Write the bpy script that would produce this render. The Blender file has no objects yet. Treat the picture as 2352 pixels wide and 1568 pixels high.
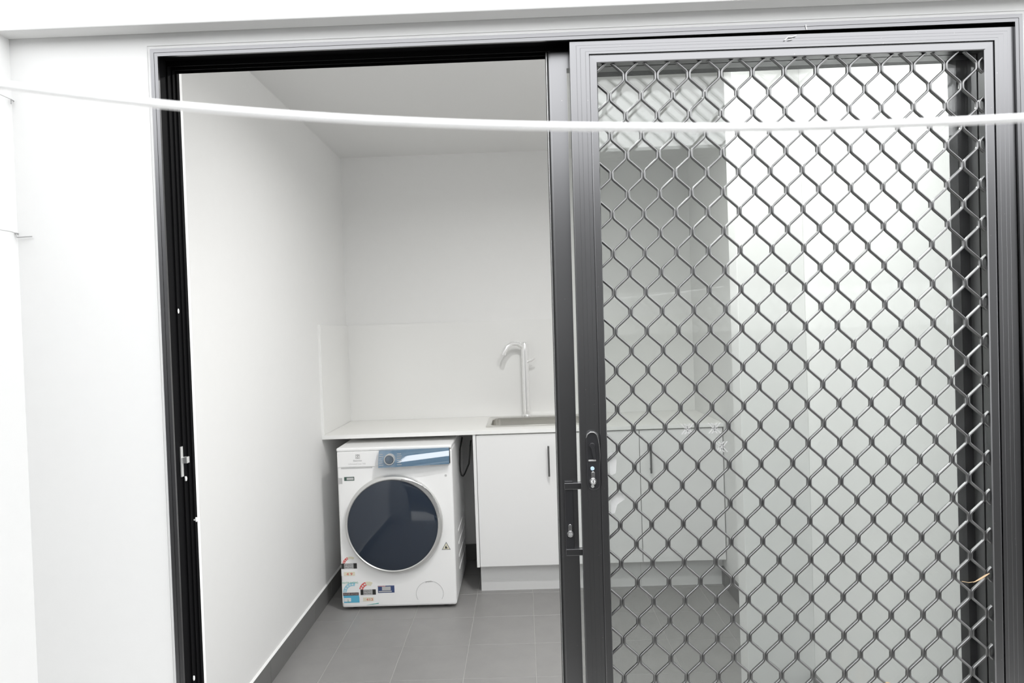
import bpy, bmesh, math, random
from mathutils import Vector, Matrix
random.seed(7)
S = bpy.context.scene
COL = S.collection
PI = math.pi

# ---------------------------------------------------------------- camera, sky, exposure
F_PX, YAW, PITCH, ROLL, DIST, CZ = 1548.24, -0.014108, -0.014861, -0.034384, 1.44668, 1.42843
cy_, sy_, cp_, sp_ = math.cos(YAW), math.sin(YAW), math.cos(PITCH), math.sin(PITCH)
fwd = Vector((sy_ * cp_, cy_ * cp_, sp_)); rgt = Vector((cy_, -sy_, 0)); up = rgt.cross(fwd)
c_, s_ = math.cos(ROLL), math.sin(ROLL)
rgt, up = c_ * rgt + s_ * up, -s_ * rgt + c_ * up
cd = bpy.data.cameras.new('camera'); cam = bpy.data.objects.new('camera', cd); COL.objects.link(cam)
cam.matrix_world = Matrix(((rgt.x, up.x, -fwd.x, 0), (rgt.y, up.y, -fwd.y, -DIST), (rgt.z, up.z, -fwd.z, CZ), (0, 0, 0, 1)))
cd.sensor_fit = 'HORIZONTAL'; cd.sensor_width = 36; cd.lens = F_PX * 36 / 2352
cd.clip_start = 0.02
cd.dof.use_dof = True; cd.dof.focus_distance = 2.2; cd.dof.aperture_fstop = 8.5
S.camera = cam

world = bpy.data.worlds.new('overcast_sky'); S.world = world; world.use_nodes = True
bg = world.node_tree.nodes['Background']
bg.inputs[0].default_value = (0.98, 0.99, 1.0, 1); bg.inputs[1].default_value = 1.28
S.view_settings.view_transform = 'Standard'; S.view_settings.look = 'None'
S.view_settings.exposure = 1.7; S.view_settings.gamma = 1.0
S.view_settings.use_curve_mapping = False
S.cycles.max_bounces = 14; S.cycles.diffuse_bounces = 8; S.cycles.transparent_max_bounces = 24
S.cycles.use_denoising = True

# two unseen fill lamps added under the laundry ceiling to brighten the room
FILL_LAMPS = ((0.14, 1.05, 4.7), (0.56, 0.60, 5.0))
for (x, y, w_) in FILL_LAMPS:
    ld = bpy.data.lights.new('added_fill_lamp', 'AREA'); ld.shape = 'DISK'; ld.size = 0.08; ld.energy = w_; ld.spread = math.radians(165); ld.color = (1, 0.995, 0.985)
    lo = bpy.data.objects.new('added_fill_lamp', ld); COL.objects.link(lo); lo.location = (x, y, 2.55 - 0.012)

# ---------------------------------------------------------------- materials
def srgb(v):
    v /= 255.0
    return v / 12.92 if v <= 0.04045 else ((v + 0.055) / 1.055) ** 2.4
def mat(name, rgb, rough=0.5, metal=0.0, ior=1.5, noise=0.0, nscale=40.0, bump=0.0, coat=0.0, specks=None):
    m = bpy.data.materials.new(name); m.use_nodes = True
    nt = m.node_tree; b = nt.nodes['Principled BSDF']
    col = (rgb[0], rgb[1], rgb[2], 1)
    b.inputs['Base Color'].default_value = col
    b.inputs['Roughness'].default_value = rough
    b.inputs['Metallic'].default_value = metal
    b.inputs['IOR'].default_value = ior
    if coat: b.inputs['Coat Weight'].default_value = coat
    tc = None
    if noise or bump or specks:
        tc = nt.nodes.new('ShaderNodeTexCoord')
    last = None
    if noise or bump:
        n = nt.nodes.new('ShaderNodeTexNoise'); n.inputs['Scale'].default_value = nscale; n.inputs['Detail'].default_value = 5
        nt.links.new(tc.outputs['Object'], n.inputs['Vector'])
    if noise:
        r = nt.nodes.new('ShaderNodeMix'); r.data_type = 'RGBA'
        r.inputs[6].default_value = tuple(c * (1 - noise) for c in rgb) + (1,)
        r.inputs[7].default_value = tuple(min(1, c * (1 + noise)) for c in rgb) + (1,)
        nt.links.new(n.outputs['Fac'], r.inputs[0]); last = r.outputs[2]
    if specks:
        v = nt.nodes.new('ShaderNodeTexVoronoi'); v.inputs['Scale'].default_value = specks[0]
        nt.links.new(tc.outputs['Object'], v.inputs['Vector'])
        th = nt.nodes.new('ShaderNodeMath'); th.operation = 'LESS_THAN'; th.inputs[1].default_value = specks[1]
        nt.links.new(v.outputs['Distance'], th.inputs[0])
        r2 = nt.nodes.new('ShaderNodeMix'); r2.data_type = 'RGBA'
        if last is not None: nt.links.new(last, r2.inputs[6])
        else: r2.inputs[6].default_value = col
        r2.inputs[7].default_value = (0.45, 0.44, 0.42, 1)
        nt.links.new(th.outputs[0], r2.inputs[0]); last = r2.outputs[2]
    if last is not None: nt.links.new(last, b.inputs['Base Color'])
    if bump:
        bp = nt.nodes.new('ShaderNodeBump'); bp.inputs['Strength'].default_value = bump; bp.inputs['Distance'].default_value = 0.002
        nt.links.new(n.outputs['Fac'], bp.inputs['Height']); nt.links.new(bp.outputs[0], b.inputs['Normal'])
    return m
def thin_mat(name, tint, gloss_rough=0.0, ior=1.5, extra=None):
    """clear sheet: passes light straight through, mirrors by Fresnel; extra = (weight, rgb) of a matt veil"""
    m = bpy.data.materials.new(name); m.use_nodes = True; nt = m.node_tree
    nt.nodes.remove(nt.nodes['Principled BSDF']); out = nt.nodes['Material Output']
    t = nt.nodes.new('ShaderNodeBsdfTransparent'); t.inputs[0].default_value = tuple(tint) + (1,)
    g = nt.nodes.new('ShaderNodeBsdfAnisotropic'); g.inputs['Roughness'].default_value = gloss_rough
    fr = nt.nodes.new('ShaderNodeFresnel'); fr.inputs[0].default_value = ior
    geo = nt.nodes.new('ShaderNodeNewGeometry')
    # Fresnel node inverts the IOR on back faces; undo so both faces of the sheet mirror alike
    mx_ = nt.nodes.new('ShaderNodeMath'); mx_.operation = 'MULTIPLY_ADD'
    mx_.inputs[1].default_value = 1 / ior - ior; mx_.inputs[2].default_value = ior
    nt.links.new(geo.outputs['Backfacing'], mx_.inputs[0]); nt.links.new(mx_.outputs[0], fr.inputs[0])
    mix = nt.nodes.new('ShaderNodeMixShader')
    nt.links.new(fr.outputs[0], mix.inputs[0]); nt.links.new(t.outputs[0], mix.inputs[1]); nt.links.new(g.outputs[0], mix.inputs[2])
    last = mix.outputs[0]
    if extra:
        d = nt.nodes.new('ShaderNodeBsdfDiffuse'); d.inputs[0].default_value = tuple(extra[1]) + (1,)
        m2 = nt.nodes.new('ShaderNodeMixShader'); m2.inputs[0].default_value = extra[0]
        nt.links.new(last, m2.inputs[1]); nt.links.new(d.outputs[0], m2.inputs[2]); last = m2.outputs[0]
    nt.links.new(last, out.inputs[0])
    return m

M = {}
M['render'] = mat('white_render', (0.67, 0.67, 0.665), 0.85, noise=0.015, nscale=30, bump=0.08)
M['plaster'] = mat('white_plasterboard', (0.82, 0.82, 0.815), 0.75, noise=0.01, nscale=20)
M['ceiling'] = mat('ceiling_paint', (0.74, 0.74, 0.735), 0.9)
M['coat'] = mat('charcoal_powder_coat', (0.20, 0.20, 0.205), 0.30, metal=1.0, specks=(55, 0.035))
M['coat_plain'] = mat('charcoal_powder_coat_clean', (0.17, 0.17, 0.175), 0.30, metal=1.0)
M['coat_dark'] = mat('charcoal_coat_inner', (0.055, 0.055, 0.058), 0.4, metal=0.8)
M['rim'] = mat('lock_rim_highlight', (0.55, 0.55, 0.55), 0.22, metal=1.0)  # bright metal for the highlight on the black lock edge
M['grille'] = mat('charcoal_grille_coat', (0.20, 0.20, 0.20), 0.32, metal=1.0)
M['channel'] = mat('black_track', (0.004, 0.004, 0.0045), 0.6, ior=1.15)
M['rubber'] = mat('black_rubber', (0.012, 0.012, 0.012), 0.6)
M['glass'] = thin_mat('pane_glass', (0.985, 0.995, 0.99), ior=1.65)
M['mesh'] = thin_mat('fly_mesh', (1, 1, 1), 0.4, 1.02, extra=(0.07, (0.10, 0.10, 0.10)))
M['film'] = thin_mat('plastic_film', (0.9, 0.9, 0.9), 0.12, 2.0, extra=(0.38, (0.92, 0.92, 0.92)))
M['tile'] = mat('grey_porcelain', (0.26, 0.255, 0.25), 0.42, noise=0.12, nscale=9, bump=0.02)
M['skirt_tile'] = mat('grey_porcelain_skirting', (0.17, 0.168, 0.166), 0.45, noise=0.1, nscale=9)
M['grout'] = mat('grout', (0.42, 0.41, 0.40), 0.9)
M['splash'] = mat('white_gloss_splash', (0.83, 0.83, 0.82), 0.12)
m_ = bpy.data.materials.new('added_lens_glow'); m_.use_nodes = True; b_ = m_.node_tree.nodes['Principled BSDF']
b_.inputs['Emission Color'].default_value = (1, 0.985, 0.96, 1); b_.inputs['Emission Strength'].default_value = 6.0; M['lamp'] = m_  # glow for the fittings of the added fill lamps
M['whitetrim'] = mat('white_edge_trim', (0.88, 0.88, 0.87), 0.4)
M['bench'] = mat('white_benchtop', (0.86, 0.855, 0.83), 0.35)
M['melamine'] = mat('white_melamine', (0.84, 0.84, 0.84), 0.38)
M['enamel'] = mat('white_enamel', (0.95, 0.95, 0.95), 0.28)
M['enamel_side'] = mat('white_enamel_side', (0.80, 0.80, 0.80), 0.4)
M['silver'] = mat('satin_silver', (0.72, 0.72, 0.71), 0.3, metal=0.75)
M['chrome'] = mat('chrome', (0.86, 0.86, 0.86), 0.10, metal=1.0)
M['tap'] = mat('pale_chrome', (0.90, 0.90, 0.90), 0.22, metal=0.55)
M['steel'] = mat('brushed_steel', (0.70, 0.69, 0.66), 0.22, metal=1.0)
M['barhandle'] = mat('dark_steel_bar', (0.20, 0.20, 0.20), 0.35, metal=0.8)
M['drumglass'] = mat('tinted_door_glass', (0.022, 0.032, 0.05), 0.06, ior=1.6)
M['panelblue'] = mat('steel_blue_fascia', (0.10, 0.19, 0.29), 0.05, ior=2.5)
M['dial'] = mat('dial_grey', (0.16, 0.20, 0.25), 0.25, metal=0.5)
M['handlegrey'] = mat('handle_grey', (0.36, 0.36, 0.36), 0.35, metal=0.3)
M['ink_black'] = mat('ink_black', (0.03, 0.03, 0.03), 0.5)
M['ink_grey'] = mat('ink_grey', (0.30, 0.30, 0.30), 0.5)
M['ink_lightgrey'] = mat('ink_light_grey', (0.55, 0.55, 0.55), 0.5)
M['ink_red'] = mat('ink_red', (0.75, 0.10, 0.09), 0.5)
M['ink_pale_red'] = mat('ink_pale_red', (0.80, 0.38, 0.33), 0.5)
M['ink_cream'] = mat('ink_cream', (0.82, 0.78, 0.62), 0.5)
M['ink_white'] = mat('ink_white', (0.85, 0.85, 0.85), 0.5)
M['ink_blue'] = mat('ink_sky_blue', (0.13, 0.50, 0.72), 0.5)
M['ink_lightblue'] = mat('ink_light_blue', (0.36, 0.66, 0.80), 0.5)
M['ink_navy'] = mat('ink_navy', (0.05, 0.08, 0.20), 0.5)
M['ink_green'] = mat('ink_green', (0.06, 0.42, 0.28), 0.5)
M['ink_teal'] = mat('ink_teal', (0.08, 0.42, 0.38), 0.5)
M['ink_darkgreen'] = mat('ink_dark_green', (0.05, 0.10, 0.08), 0.5)
M['ink_brown'] = mat('ink_dark_brown', (0.12, 0.07, 0.07), 0.5)
M['rope'] = mat('white_line_cord', (0.95, 0.95, 0.94), 0.6)
_b = M['rope'].node_tree.nodes['Principled BSDF']; _b.inputs['Subsurface Weight'].default_value = 1.0; _b.inputs['Subsurface Radius'].default_value = (1, 1, 1); _b.inputs['Subsurface Scale'].default_value = 0.004
M['wire'] = mat('grey_wire', (0.32, 0.32, 0.32), 0.5)
M['cord'] = mat('dark_grey_cable', (0.05, 0.05, 0.05), 0.5)
M['leaf'] = mat('dry_leaf', (0.50, 0.36, 0.22), 0.8, noise=0.3, nscale=200)
M['lint'] = mat('white_lint', (0.85, 0.85, 0.85), 0.9)
M['paving'] = mat('grey_paving', (0.06, 0.059, 0.056), 0.9, noise=0.1, nscale=12)
M['path'] = mat('pale_bounce_strip', (0.55, 0.545, 0.53), 0.9, noise=0.06, nscale=15)  # colour of the added bounce strip
M['opp'] = mat('grey_cladding', (0.07, 0.07, 0.07), 0.85)
M['opp_band'] = mat('pale_cladding', (0.25, 0.25, 0.245), 0.85)
M['black_plastic'] = mat('black_plastic', (0.02, 0.02, 0.022), 0.3, ior=1.6)
M['bluebutton'] = mat('pale_blue_button', (0.45, 0.60, 0.72), 0.3)

# ---------------------------------------------------------------- geometry helpers
BASE = {}
class MB:
    def __init__(s): s.v = []; s.f = []
    def add(s, vs, fs):
        o = len(s.v); s.v += [tuple(v) for v in vs]; s.f += [tuple(i + o for i in f) for f in fs]; return s
    def box(s, x0, x1, y0, y1, z0, z1):
        return s.add([(x0, y0, z0), (x1, y0, z0), (x1, y1, z0), (x0, y1, z0), (x0, y0, z1), (x1, y0, z1), (x1, y1, z1), (x0, y1, z1)],
                     [(0, 3, 2, 1), (4, 5, 6, 7), (0, 1, 5, 4), (1, 2, 6, 5), (2, 3, 7, 6), (3, 0, 4, 7)])
    def prism(s, poly, y0, y1):
        """poly of (x,z), counter-clockwise seen from -Y, extruded along Y from y0 (front) to y1"""
        n = len(poly)
        vs = [(x, y0, z) for x, z in poly] + [(x, y1, z) for x, z in poly]
        fs = [tuple(range(n)), tuple(range(2 * n - 1, n - 1, -1))]
        fs += [(i, i + n, (i + 1) % n + n, (i + 1) % n) for i in range(n)]
        return s.add(vs, fs)
    def tube(s, pts, r, n=10, rz=None):
        pts = [Vector(p) for p in pts]; vs = []; fs = []
        prev = None
        for i, p in enumerate(pts):
            t = (pts[min(i + 1, len(pts) - 1)] - pts[max(i - 1, 0)]).normalized()
            if prev is None:
                a = Vector((0, 0, 1)) if abs(t.z) < 0.9 else Vector((1, 0, 0))
                prev = t.cross(a).normalized()
            u = (prev - t * prev.dot(t)).normalized(); w = t.cross(u); prev = u
            rr = r[i] if isinstance(r, (list, tuple)) else r
            for k in range(n):
                an = 2 * PI * k / n; vs.append(p + u * (rr * math.cos(an)) + w * (rr * math.sin(an)))
        for i in range(len(pts) - 1):
            for k in range(n):
                a = i * n + k; b = i * n + (k + 1) % n; fs.append((a, b, b + n, a + n))
        fs.append(tuple(range(n - 1, -1, -1))); o = (len(pts) - 1) * n; fs.append(tuple(range(o, o + n)))
        return s.add(vs, fs)
    def cyl(s, c, axis, r, h, n=20):
        a = Vector(axis); c = Vector(c); return s.tube([c, c + a * h], r, n)
    def lathe(s, c, prof, n=64, ell=(1, 1)):
        """rings around the Y axis through c=(x,y,z); prof = (radius, dy, dx, dz)"""
        vs = []; fs = []
        for (r, dy, dx, dz) in prof:
            for k in range(n):
                a = 2 * PI * k / n
                vs.append((c[0] + dx + r * math.cos(a) * ell[0], c[1] + dy, c[2] + dz + r * math.sin(a) * ell[1]))
        for i in range(len(prof) - 1):
            for k in range(n):
                a = i * n + k; b = i * n + (k + 1) % n; fs.append((a, b, b + n, a + n))
        s.add(vs, fs); s._last = len(prof); return s
    def build(s, name, m, parent=None, bevel=0.0, smooth=False, segs=2):
        me = bpy.data.meshes.new(name)
        b = BASE.get(parent.name if parent else None, Vector((0, 0, 0))) if parent else Vector((0, 0, 0))
        me.from_pydata([(v[0] - b.x, v[1] - b.y, v[2] - b.z) for v in s.v], [], s.f)
        bm = bmesh.new(); bm.from_mesh(me); bmesh.ops.recalc_face_normals(bm, faces=bm.faces); bm.to_mesh(me); bm.free()
        me.materials.append(M[m])
        o = bpy.data.objects.new(name, me); COL.objects.link(o)
        if parent: o.parent = parent
        BASE[o.name] = b
        if bevel:
            md = o.modifiers.new('bevel', 'BEVEL'); md.width = bevel; md.segments = segs; md.limit_method = 'ANGLE'; md.angle_limit = 0.6
        if smooth:
            for p in me.polygons: p.use_smooth = True
            try: me.set_sharp_from_angle(angle=0.7)
            except Exception: pass
        return o
def tag(o, label=None, cat=None, group=None, kind=None):
    if label: o['label'] = label
    if cat: o['category'] = cat
    if group: o['group'] = group
    if kind: o['kind'] = kind
    return o
def thing(name, base, label=None, cat=None, group=None, kind=None, loc=None, rot=None):
    o = bpy.data.objects.new(name, None); COL.objects.link(o); o.empty_display_size = 0.05
    BASE[o.name] = Vector(base); o.location = loc if loc is not None else base
    if rot: o.rotation_euler = rot
    return tag(o, label, cat, group, kind)
def sub(name, parent):
    o = bpy.data.objects.new(name, None); COL.objects.link(o); o.empty_display_size = 0.03
    o.parent = parent; BASE[o.name] = BASE[parent.name]; return o
def ring_frame(rect, prof, names, m, parent, skip=()):
    """mitred frame: rect = (x0,x1,z0,z1); prof = closed list of (dl, dr, dt, db, y) insets; one mesh per side"""
    x0, x1, z0, z1 = rect; out = {}
    cs = []
    for (dl, dr, dt, db, y) in prof:
        cs.append(((x0 + dl, y, z0 + db), (x1 - dr, y, z0 + db), (x1 - dr, y, z1 - dt), (x0 + dl, y, z1 - dt)))
    n = len(prof)
    for side, (a, b) in {'b': (0, 1), 'r': (1, 2), 't': (2, 3), 'l': (3, 0)}.items():
        if side in skip: continue
        vs = [c[a] for c in cs] + [c[b] for c in cs]
        fs = [(i, (i + 1) % n, (i + 1) % n + n, i + n) for i in range(n)]
        fs += [tuple(range(n)), tuple(range(2 * n - 1, n - 1, -1))]
        out[side] = MB().add(vs, fs).build(names[side], m, parent)
    return out
def poly_stadium(cx, z0, z1, hw, n=10):
    pts = []
    for k in range(n + 1):
        a = PI * k / n; pts.append((cx + hw * math.cos(a), z1 - hw + hw * math.sin(a)))
    for k in range(n + 1):
        a = PI + PI * k / n; pts.append((cx + hw * math.cos(a), z0 + hw + hw * math.sin(a)))
    return pts
def circ(cx, cz, r, n=16): return [(cx + r * math.cos(2 * PI * k / n), cz + r * math.sin(2 * PI * k / n)) for k in range(n)]
def text(s, x, z, y, width, height, m, parent, name='lettering'):
    """raised lettering facing -Y, left-bottom corner at (x, z), squeezed to width x height"""
    cu = bpy.data.curves.new('t', 'FONT'); cu.body = s; cu.size = 1
    t = bpy.data.objects.new('t', cu); COL.objects.link(t)
    bpy.context.view_layer.update()
    me = bpy.data.meshes.new_from_object(t.evaluated_get(bpy.context.evaluated_depsgraph_get()))
    bpy.data.objects.remove(t); bpy.data.curves.remove(cu)
    xs = [v.co.x for v in me.vertices]; zs = [v.co.y for v in me.vertices]
    x0, x1, z0, z1 = min(xs), max(xs), min(zs), max(zs); b = BASE[parent.name]
    for v in me.vertices:
        v.co = Vector((x + (v.co.x - x0) / (x1 - x0) * width - b.x, y - b.y, z + (v.co.y - z0) / (z1 - z0) * height - b.z))
    me.name = name; me.materials.clear(); me.materials.append(M[m])
    o = bpy.data.objects.new(name, me); COL.objects.link(o); o.parent = parent; return o

# ---------------------------------------------------------------- dimensions (metres; door plane Y = 0, interior floor Z = 0)
LW, RW, YB, CH = -1.0972, 1.069, 2.7812, 2.55       # room walls, back wall, ceiling
FX0, FX1, FT = -0.774, 1.076, 2.059                  # door frame in the outer wall
FD = 0.115                                           # frame depth
WT = 0.118                                           # outer wall thickness

# ---------------------------------------------------------------- setting outside
def struct(mb, name, m, **k): return tag(mb.build(name, m, **k), kind='structure')
mb = MB(); mb.box(-1.4, FX0, 0, WT, -0.3, 2.9); mb.box(FX1, 2.2, 0, WT, -0.3, 2.9); mb.box(FX0, FX1, 0, WT, FT, 2.9)
wf = struct(mb, 'wall_front', 'render')
mb = MB()
for d, w in ((0.008, 0.0022),):
    mb.box(FX0 - d - w, FX0 - d, -0.0012, 0.001, -0.05, FT + d + w); mb.box(FX1 + d, FX1 + d + w, -0.0012, 0.001, -0.05, FT + d + w)
    mb.box(FX0 - d, FX1 + d, -0.0012, 0.001, FT + d, FT + d + w)
mb.build('sealant_bead', 'render', wf)
struct(MB().box(-1.5, 2.2, -0.042, 0.0, 2.093, 3.2), 'trim_1', 'render', bevel=0.003)
struct(MB().box(-1.4, -1.081, -0.20, 0.0, -0.3, 2.093), 'wall_outer_left', 'render')
struct(MB().box(-6, 6, -7, 0.0, -0.35, -0.05), 'ground', 'paving')
struct(MB().box(-6, 6, -0.95, 0.0, -0.05, -0.042), 'ground_bounce_strip', 'path')  # unseen pale strip added to bounce light up under the beam
wo = struct(MB().box(-6, 6, -3.2, -3.0, -0.3, 2.62), 'wall_opposite', 'opp')
MB().box(-6, 6, -3.0, -2.97, 1.38, 1.66).build('band_course', 'opp_band', wo)
MB().box(-6, 6, -3.25, -2.95, 2.56, 2.62).build('coping', 'opp', wo)

# ---------------------------------------------------------------- laundry room shell
wl = struct(MB().box(LW - 0.1, LW, WT, YB + 0.1, -0.1, CH), 'wall_left', 'plaster')
wb = struct(MB().box(LW, RW, YB, YB + 0.1, -0.1, CH), 'wall_back', 'plaster')
wr = struct(MB().box(RW, RW + 0.1, WT, YB + 0.1, -0.1, CH), 'wall_right', 'plaster')
struct(MB().box(0.817, RW, 1.10, 1.19, 0, CH), 'wall_nib', 'plaster', bevel=0.002)
ce = struct(MB().box(LW - 0.1, RW + 0.1, WT, YB + 0.1, CH, CH + 0.1), 'ceiling', 'ceiling')
for (x, y, w_) in FILL_LAMPS:  # made-up ceiling fittings for the added fill lamps, out of view
    dn = MB(); dn.tube([(x, y, CH), (x, y, CH - 0.006)], 0.055, 28); dn.build('fill_lamp_trim', 'whitetrim', ce)
    dn = MB(); dn.tube([(x, y, CH - 0.006), (x, y, CH - 0.0075)], 0.042, 28); dn.build('fill_lamp_lens', 'lamp', ce)

fl = struct(MB().box(LW, RW, WT, YB, -0.1, -0.0015), 'floor', 'grout')
xj = [LW] + [0.015 + 0.303 * k for k in range(-3, 4)] + [RW]
yj = [WT] + [0.118 + 0.3 * k for k in range(1, 9)] + [YB]
TM = {}
def tile_mesh(w, d, h, key, m):
    k = (round(w, 3), round(d, 3), round(h, 3), key)
    if k not in TM:
        bm = bmesh.new(); bmesh.ops.create_cube(bm, size=1)
        bmesh.ops.scale(bm, vec=(w, d, h), verts=bm.verts)
        es = [e for e in bm.edges if all(v.co.z > 0 for v in e.verts)] if key == 'floor' else bm.edges[:]
        bmesh.ops.bevel(bm, geom=es, offset=0.0012, segments=1, affect='EDGES')
        me = bpy.data.meshes.new('tile'); bm.to_mesh(me); bm.free(); me.materials.append(M[m]); TM[k] = me
    return TM[k]
G = 0.0011
for i in range(len(xj) - 1):
    for j in range(len(yj) - 1):
        w, d = xj[i + 1] - xj[i] - 2 * G, yj[j + 1] - yj[j] - 2 * G
        o = bpy.data.objects.new('tile', tile_mesh(w, d, 0.008, 'floor', 'tile')); COL.objects.link(o); o.parent = fl
        o.location = ((xj[i] + xj[i + 1]) / 2, (yj[j] + yj[j + 1]) / 2, -0.004)
# skirting tiles, 100 mm high
bl = struct(MB().box(LW, LW + 0.007, WT, YB, 0, 0.0985), 'baseboard_left', 'grout')
for j in range(len(yj) - 1):
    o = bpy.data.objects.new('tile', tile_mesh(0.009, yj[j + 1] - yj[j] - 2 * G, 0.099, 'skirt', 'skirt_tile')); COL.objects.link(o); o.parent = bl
    o.location = (LW + 0.0055, (yj[j] + yj[j + 1]) / 2, 0.0500)
MB().add([(LW, WT, 0.1), (LW + 0.010, WT, 0.1), (LW + 0.010, YB, 0.1), (LW, YB, 0.1), (LW, WT, 0.104), (LW + 0.003, WT, 0.104), (LW + 0.003, YB, 0.104), (LW, YB, 0.104)],
         [(0, 1, 2, 3), (4, 7, 6, 5), (0, 4, 5, 1), (1, 5, 6, 2), (2, 6, 7, 3), (3, 7, 4, 0)]).build('caulk_strip', 'whitetrim', bl)
bb = struct(MB().box(LW, RW, YB - 0.007, YB, 0, 0.0985), 'baseboard_back', 'grout')
for i in range(len(xj) - 1):
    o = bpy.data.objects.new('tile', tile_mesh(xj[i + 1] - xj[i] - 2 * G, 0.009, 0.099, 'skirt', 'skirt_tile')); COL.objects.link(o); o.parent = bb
    o.location = ((xj[i] + xj[i + 1]) / 2, YB - 0.0055, 0.05)
br = struct(MB().box(RW - 0.007, RW, WT, YB, 0, 0.0985), 'baseboard_right', 'grout')
for j in range(len(yj) - 1):
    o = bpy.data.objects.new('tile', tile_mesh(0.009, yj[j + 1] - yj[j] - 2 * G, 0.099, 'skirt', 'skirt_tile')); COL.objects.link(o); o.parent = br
    o.location = (RW - 0.0055, (yj[j] + yj[j + 1]) / 2, 0.05)
# splashback: glossy sheets with a white edge trim
BY = 2.178
MB().box(LW, LW + 0.008, BY + 0.008, YB, 0.9, 1.5).build('splashback', 'splash', wl)
MB().box(LW, LW + 0.012, BY, BY + 0.008, 0.9, 1.502).build('edge_trim', 'whitetrim', wl)
MB().box(LW + 0.008, RW, YB - 0.008, YB, 0.9, 1.5).build('splashback', 'splash', wb)

# ---------------------------------------------------------------- door_1: frame of the opening with its fixed glazed panel
d1 = thing('door_1', (0, 0, 0), 'charcoal aluminium sliding door frame set in the white outer wall', None, None, 'structure')
prof = [(0, 0, 0, 0, FD)] + [(a, a, a, a, y) for a, y in
        ((0, -0.005), (0.0085, -0.006), (0.009, -0.0045), (0.0095, -0.006), (0.0165, -0.006), (0.0165, 0.0), (0.0015, 0.0), (0.0015, 0.056), (0.005, 0.056), (0.005, 0.058),
         (0.0015, 0.058), (0.0015, 0.078), (0.005, 0.078), (0.005, 0.080), (0.0015, 0.080), (0.0015, 0.097), (0.005, 0.097), (0.005, 0.099), (0.0015, 0.099), (0.0015, FD))]
# (head fins hang lower, like the track they are)
hp = []
for (a, b, c, d, y) in prof:
    c2 = c
    if abs(c - 0.005) < 1e-6: c2 = 0.014
    hp.append((a, b, c2, d, y))
fl_p = [(0, 0, 0, 0, 0.0)] + hp[1:6] + [(0.0165, 0.0165, 0.0165, 0.0165, 0.0)]
ring_frame((FX0, FX1, -0.045, FT), fl_p, dict(l='jamb', r='jamb', t='head', b='sill'), 'coat_plain', d1)
ch_p = [(0, 0, 0, 0, FD), (0, 0, 0, 0, 0.0002)] + [(p[0], p[1], p[2], p[3], max(p[4], 0.0002)) for p in hp[7:]]
for o_ in ring_frame((FX0, FX1, -0.045, FT), ch_p, dict(l='track_channel', r='track_channel', t='track_channel', b='track_channel'), 'channel', d1).values(): o_['label'] = 'black track channel'
MB().box(FX0 - 0.012, FX0 + 0.001, FD, FD + 0.012, 0, FT).build('reveal_strip', 'whitetrim', d1)
# striker plate and buffers on the left jamb
jx = FX0 + 0.0015
mb = MB(); mb.box(jx, jx + 0.003, 0.046, 0.058, 1.128, 1.196); mb.box(jx + 0.003, jx + 0.014, 0.050, 0.062, 1.158, 1.172)
sp = mb.build('striker_plate', 'silver', d1, bevel=0.0008); sp['label'] = 'silver striker plate'
for (y, z, w) in ((0.060, 1.5, 0.004), (0.10, 1.018, 0.006), (0.060, 0.668, 0.005), (0.064, 1.121, 0.004)):
    b = MB().prism(circ(0, 0, 0.0055, 10), 0, w)
    b.v = [(jx + v[1] + 0.0, y + v[0] * 0.6, z + v[2]) for v in b.v]
    b.build('buffer', 'whitetrim', d1)['label'] = 'small white buffer'
fp = sub('fixed_panel', d1)
q = [(0, 0.078), (0.05, 0.078), (0.05, 0.108), (0, 0.108)]
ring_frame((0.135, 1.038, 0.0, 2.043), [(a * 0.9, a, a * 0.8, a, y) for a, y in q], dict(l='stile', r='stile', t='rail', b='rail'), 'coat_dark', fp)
MB().box(0.170, 1.000, 0.091, 0.096, 0.04, 2.005).build('pane', 'glass', fp)

# ---------------------------------------------------------------- sliding doors, both hanging a touch out of true
TILT = 0.006
def hang(name, base, label, cat):
    p = Vector((0, 0, 2.0)); Rm = Matrix.Rotation(TILT, 3, 'Y')
    return thing(name, base, label, cat, loc=p + Rm @ (Vector(base) - p), rot=(0, TILT, 0))
gd = hang('sliding_glass_door', (0.55, 0.054, 0.0), 'charcoal framed sliding glass door standing right behind the diamond grille screen', 'door')
q = [(0, 0.038), (0.004, 0.037), (0.0385, 0.037), (0.0385, 0.042), (0.037, 0.042), (0.037, 0.070), (0, 0.070)]
def gp(a, y): return (a, a * 1.05, a * 1.05, a, y)
ring_frame((0.080, 1.046, 0.004, 2.040), [gp(a, y) for a, y in q], dict(l='stile', r='stile', t='rail', b='rail'), 'coat', gd)
MB().box(0.115, 1.008, 0.051, 0.056, 0.03, 2.005).build('pane', 'glass', gd)
MB().box(0.074, 0.080, 0.040, 0.068, 0.01, 2.036).build('seal', 'rubber', gd)['label'] = 'black brush seal along the closing edge'
mb = MB(); mb.box(0.0745, 0.0755, 0.0385, 0.040, 0.01, 2.036); mb.build('seal_lip', 'silver', gd)
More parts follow.
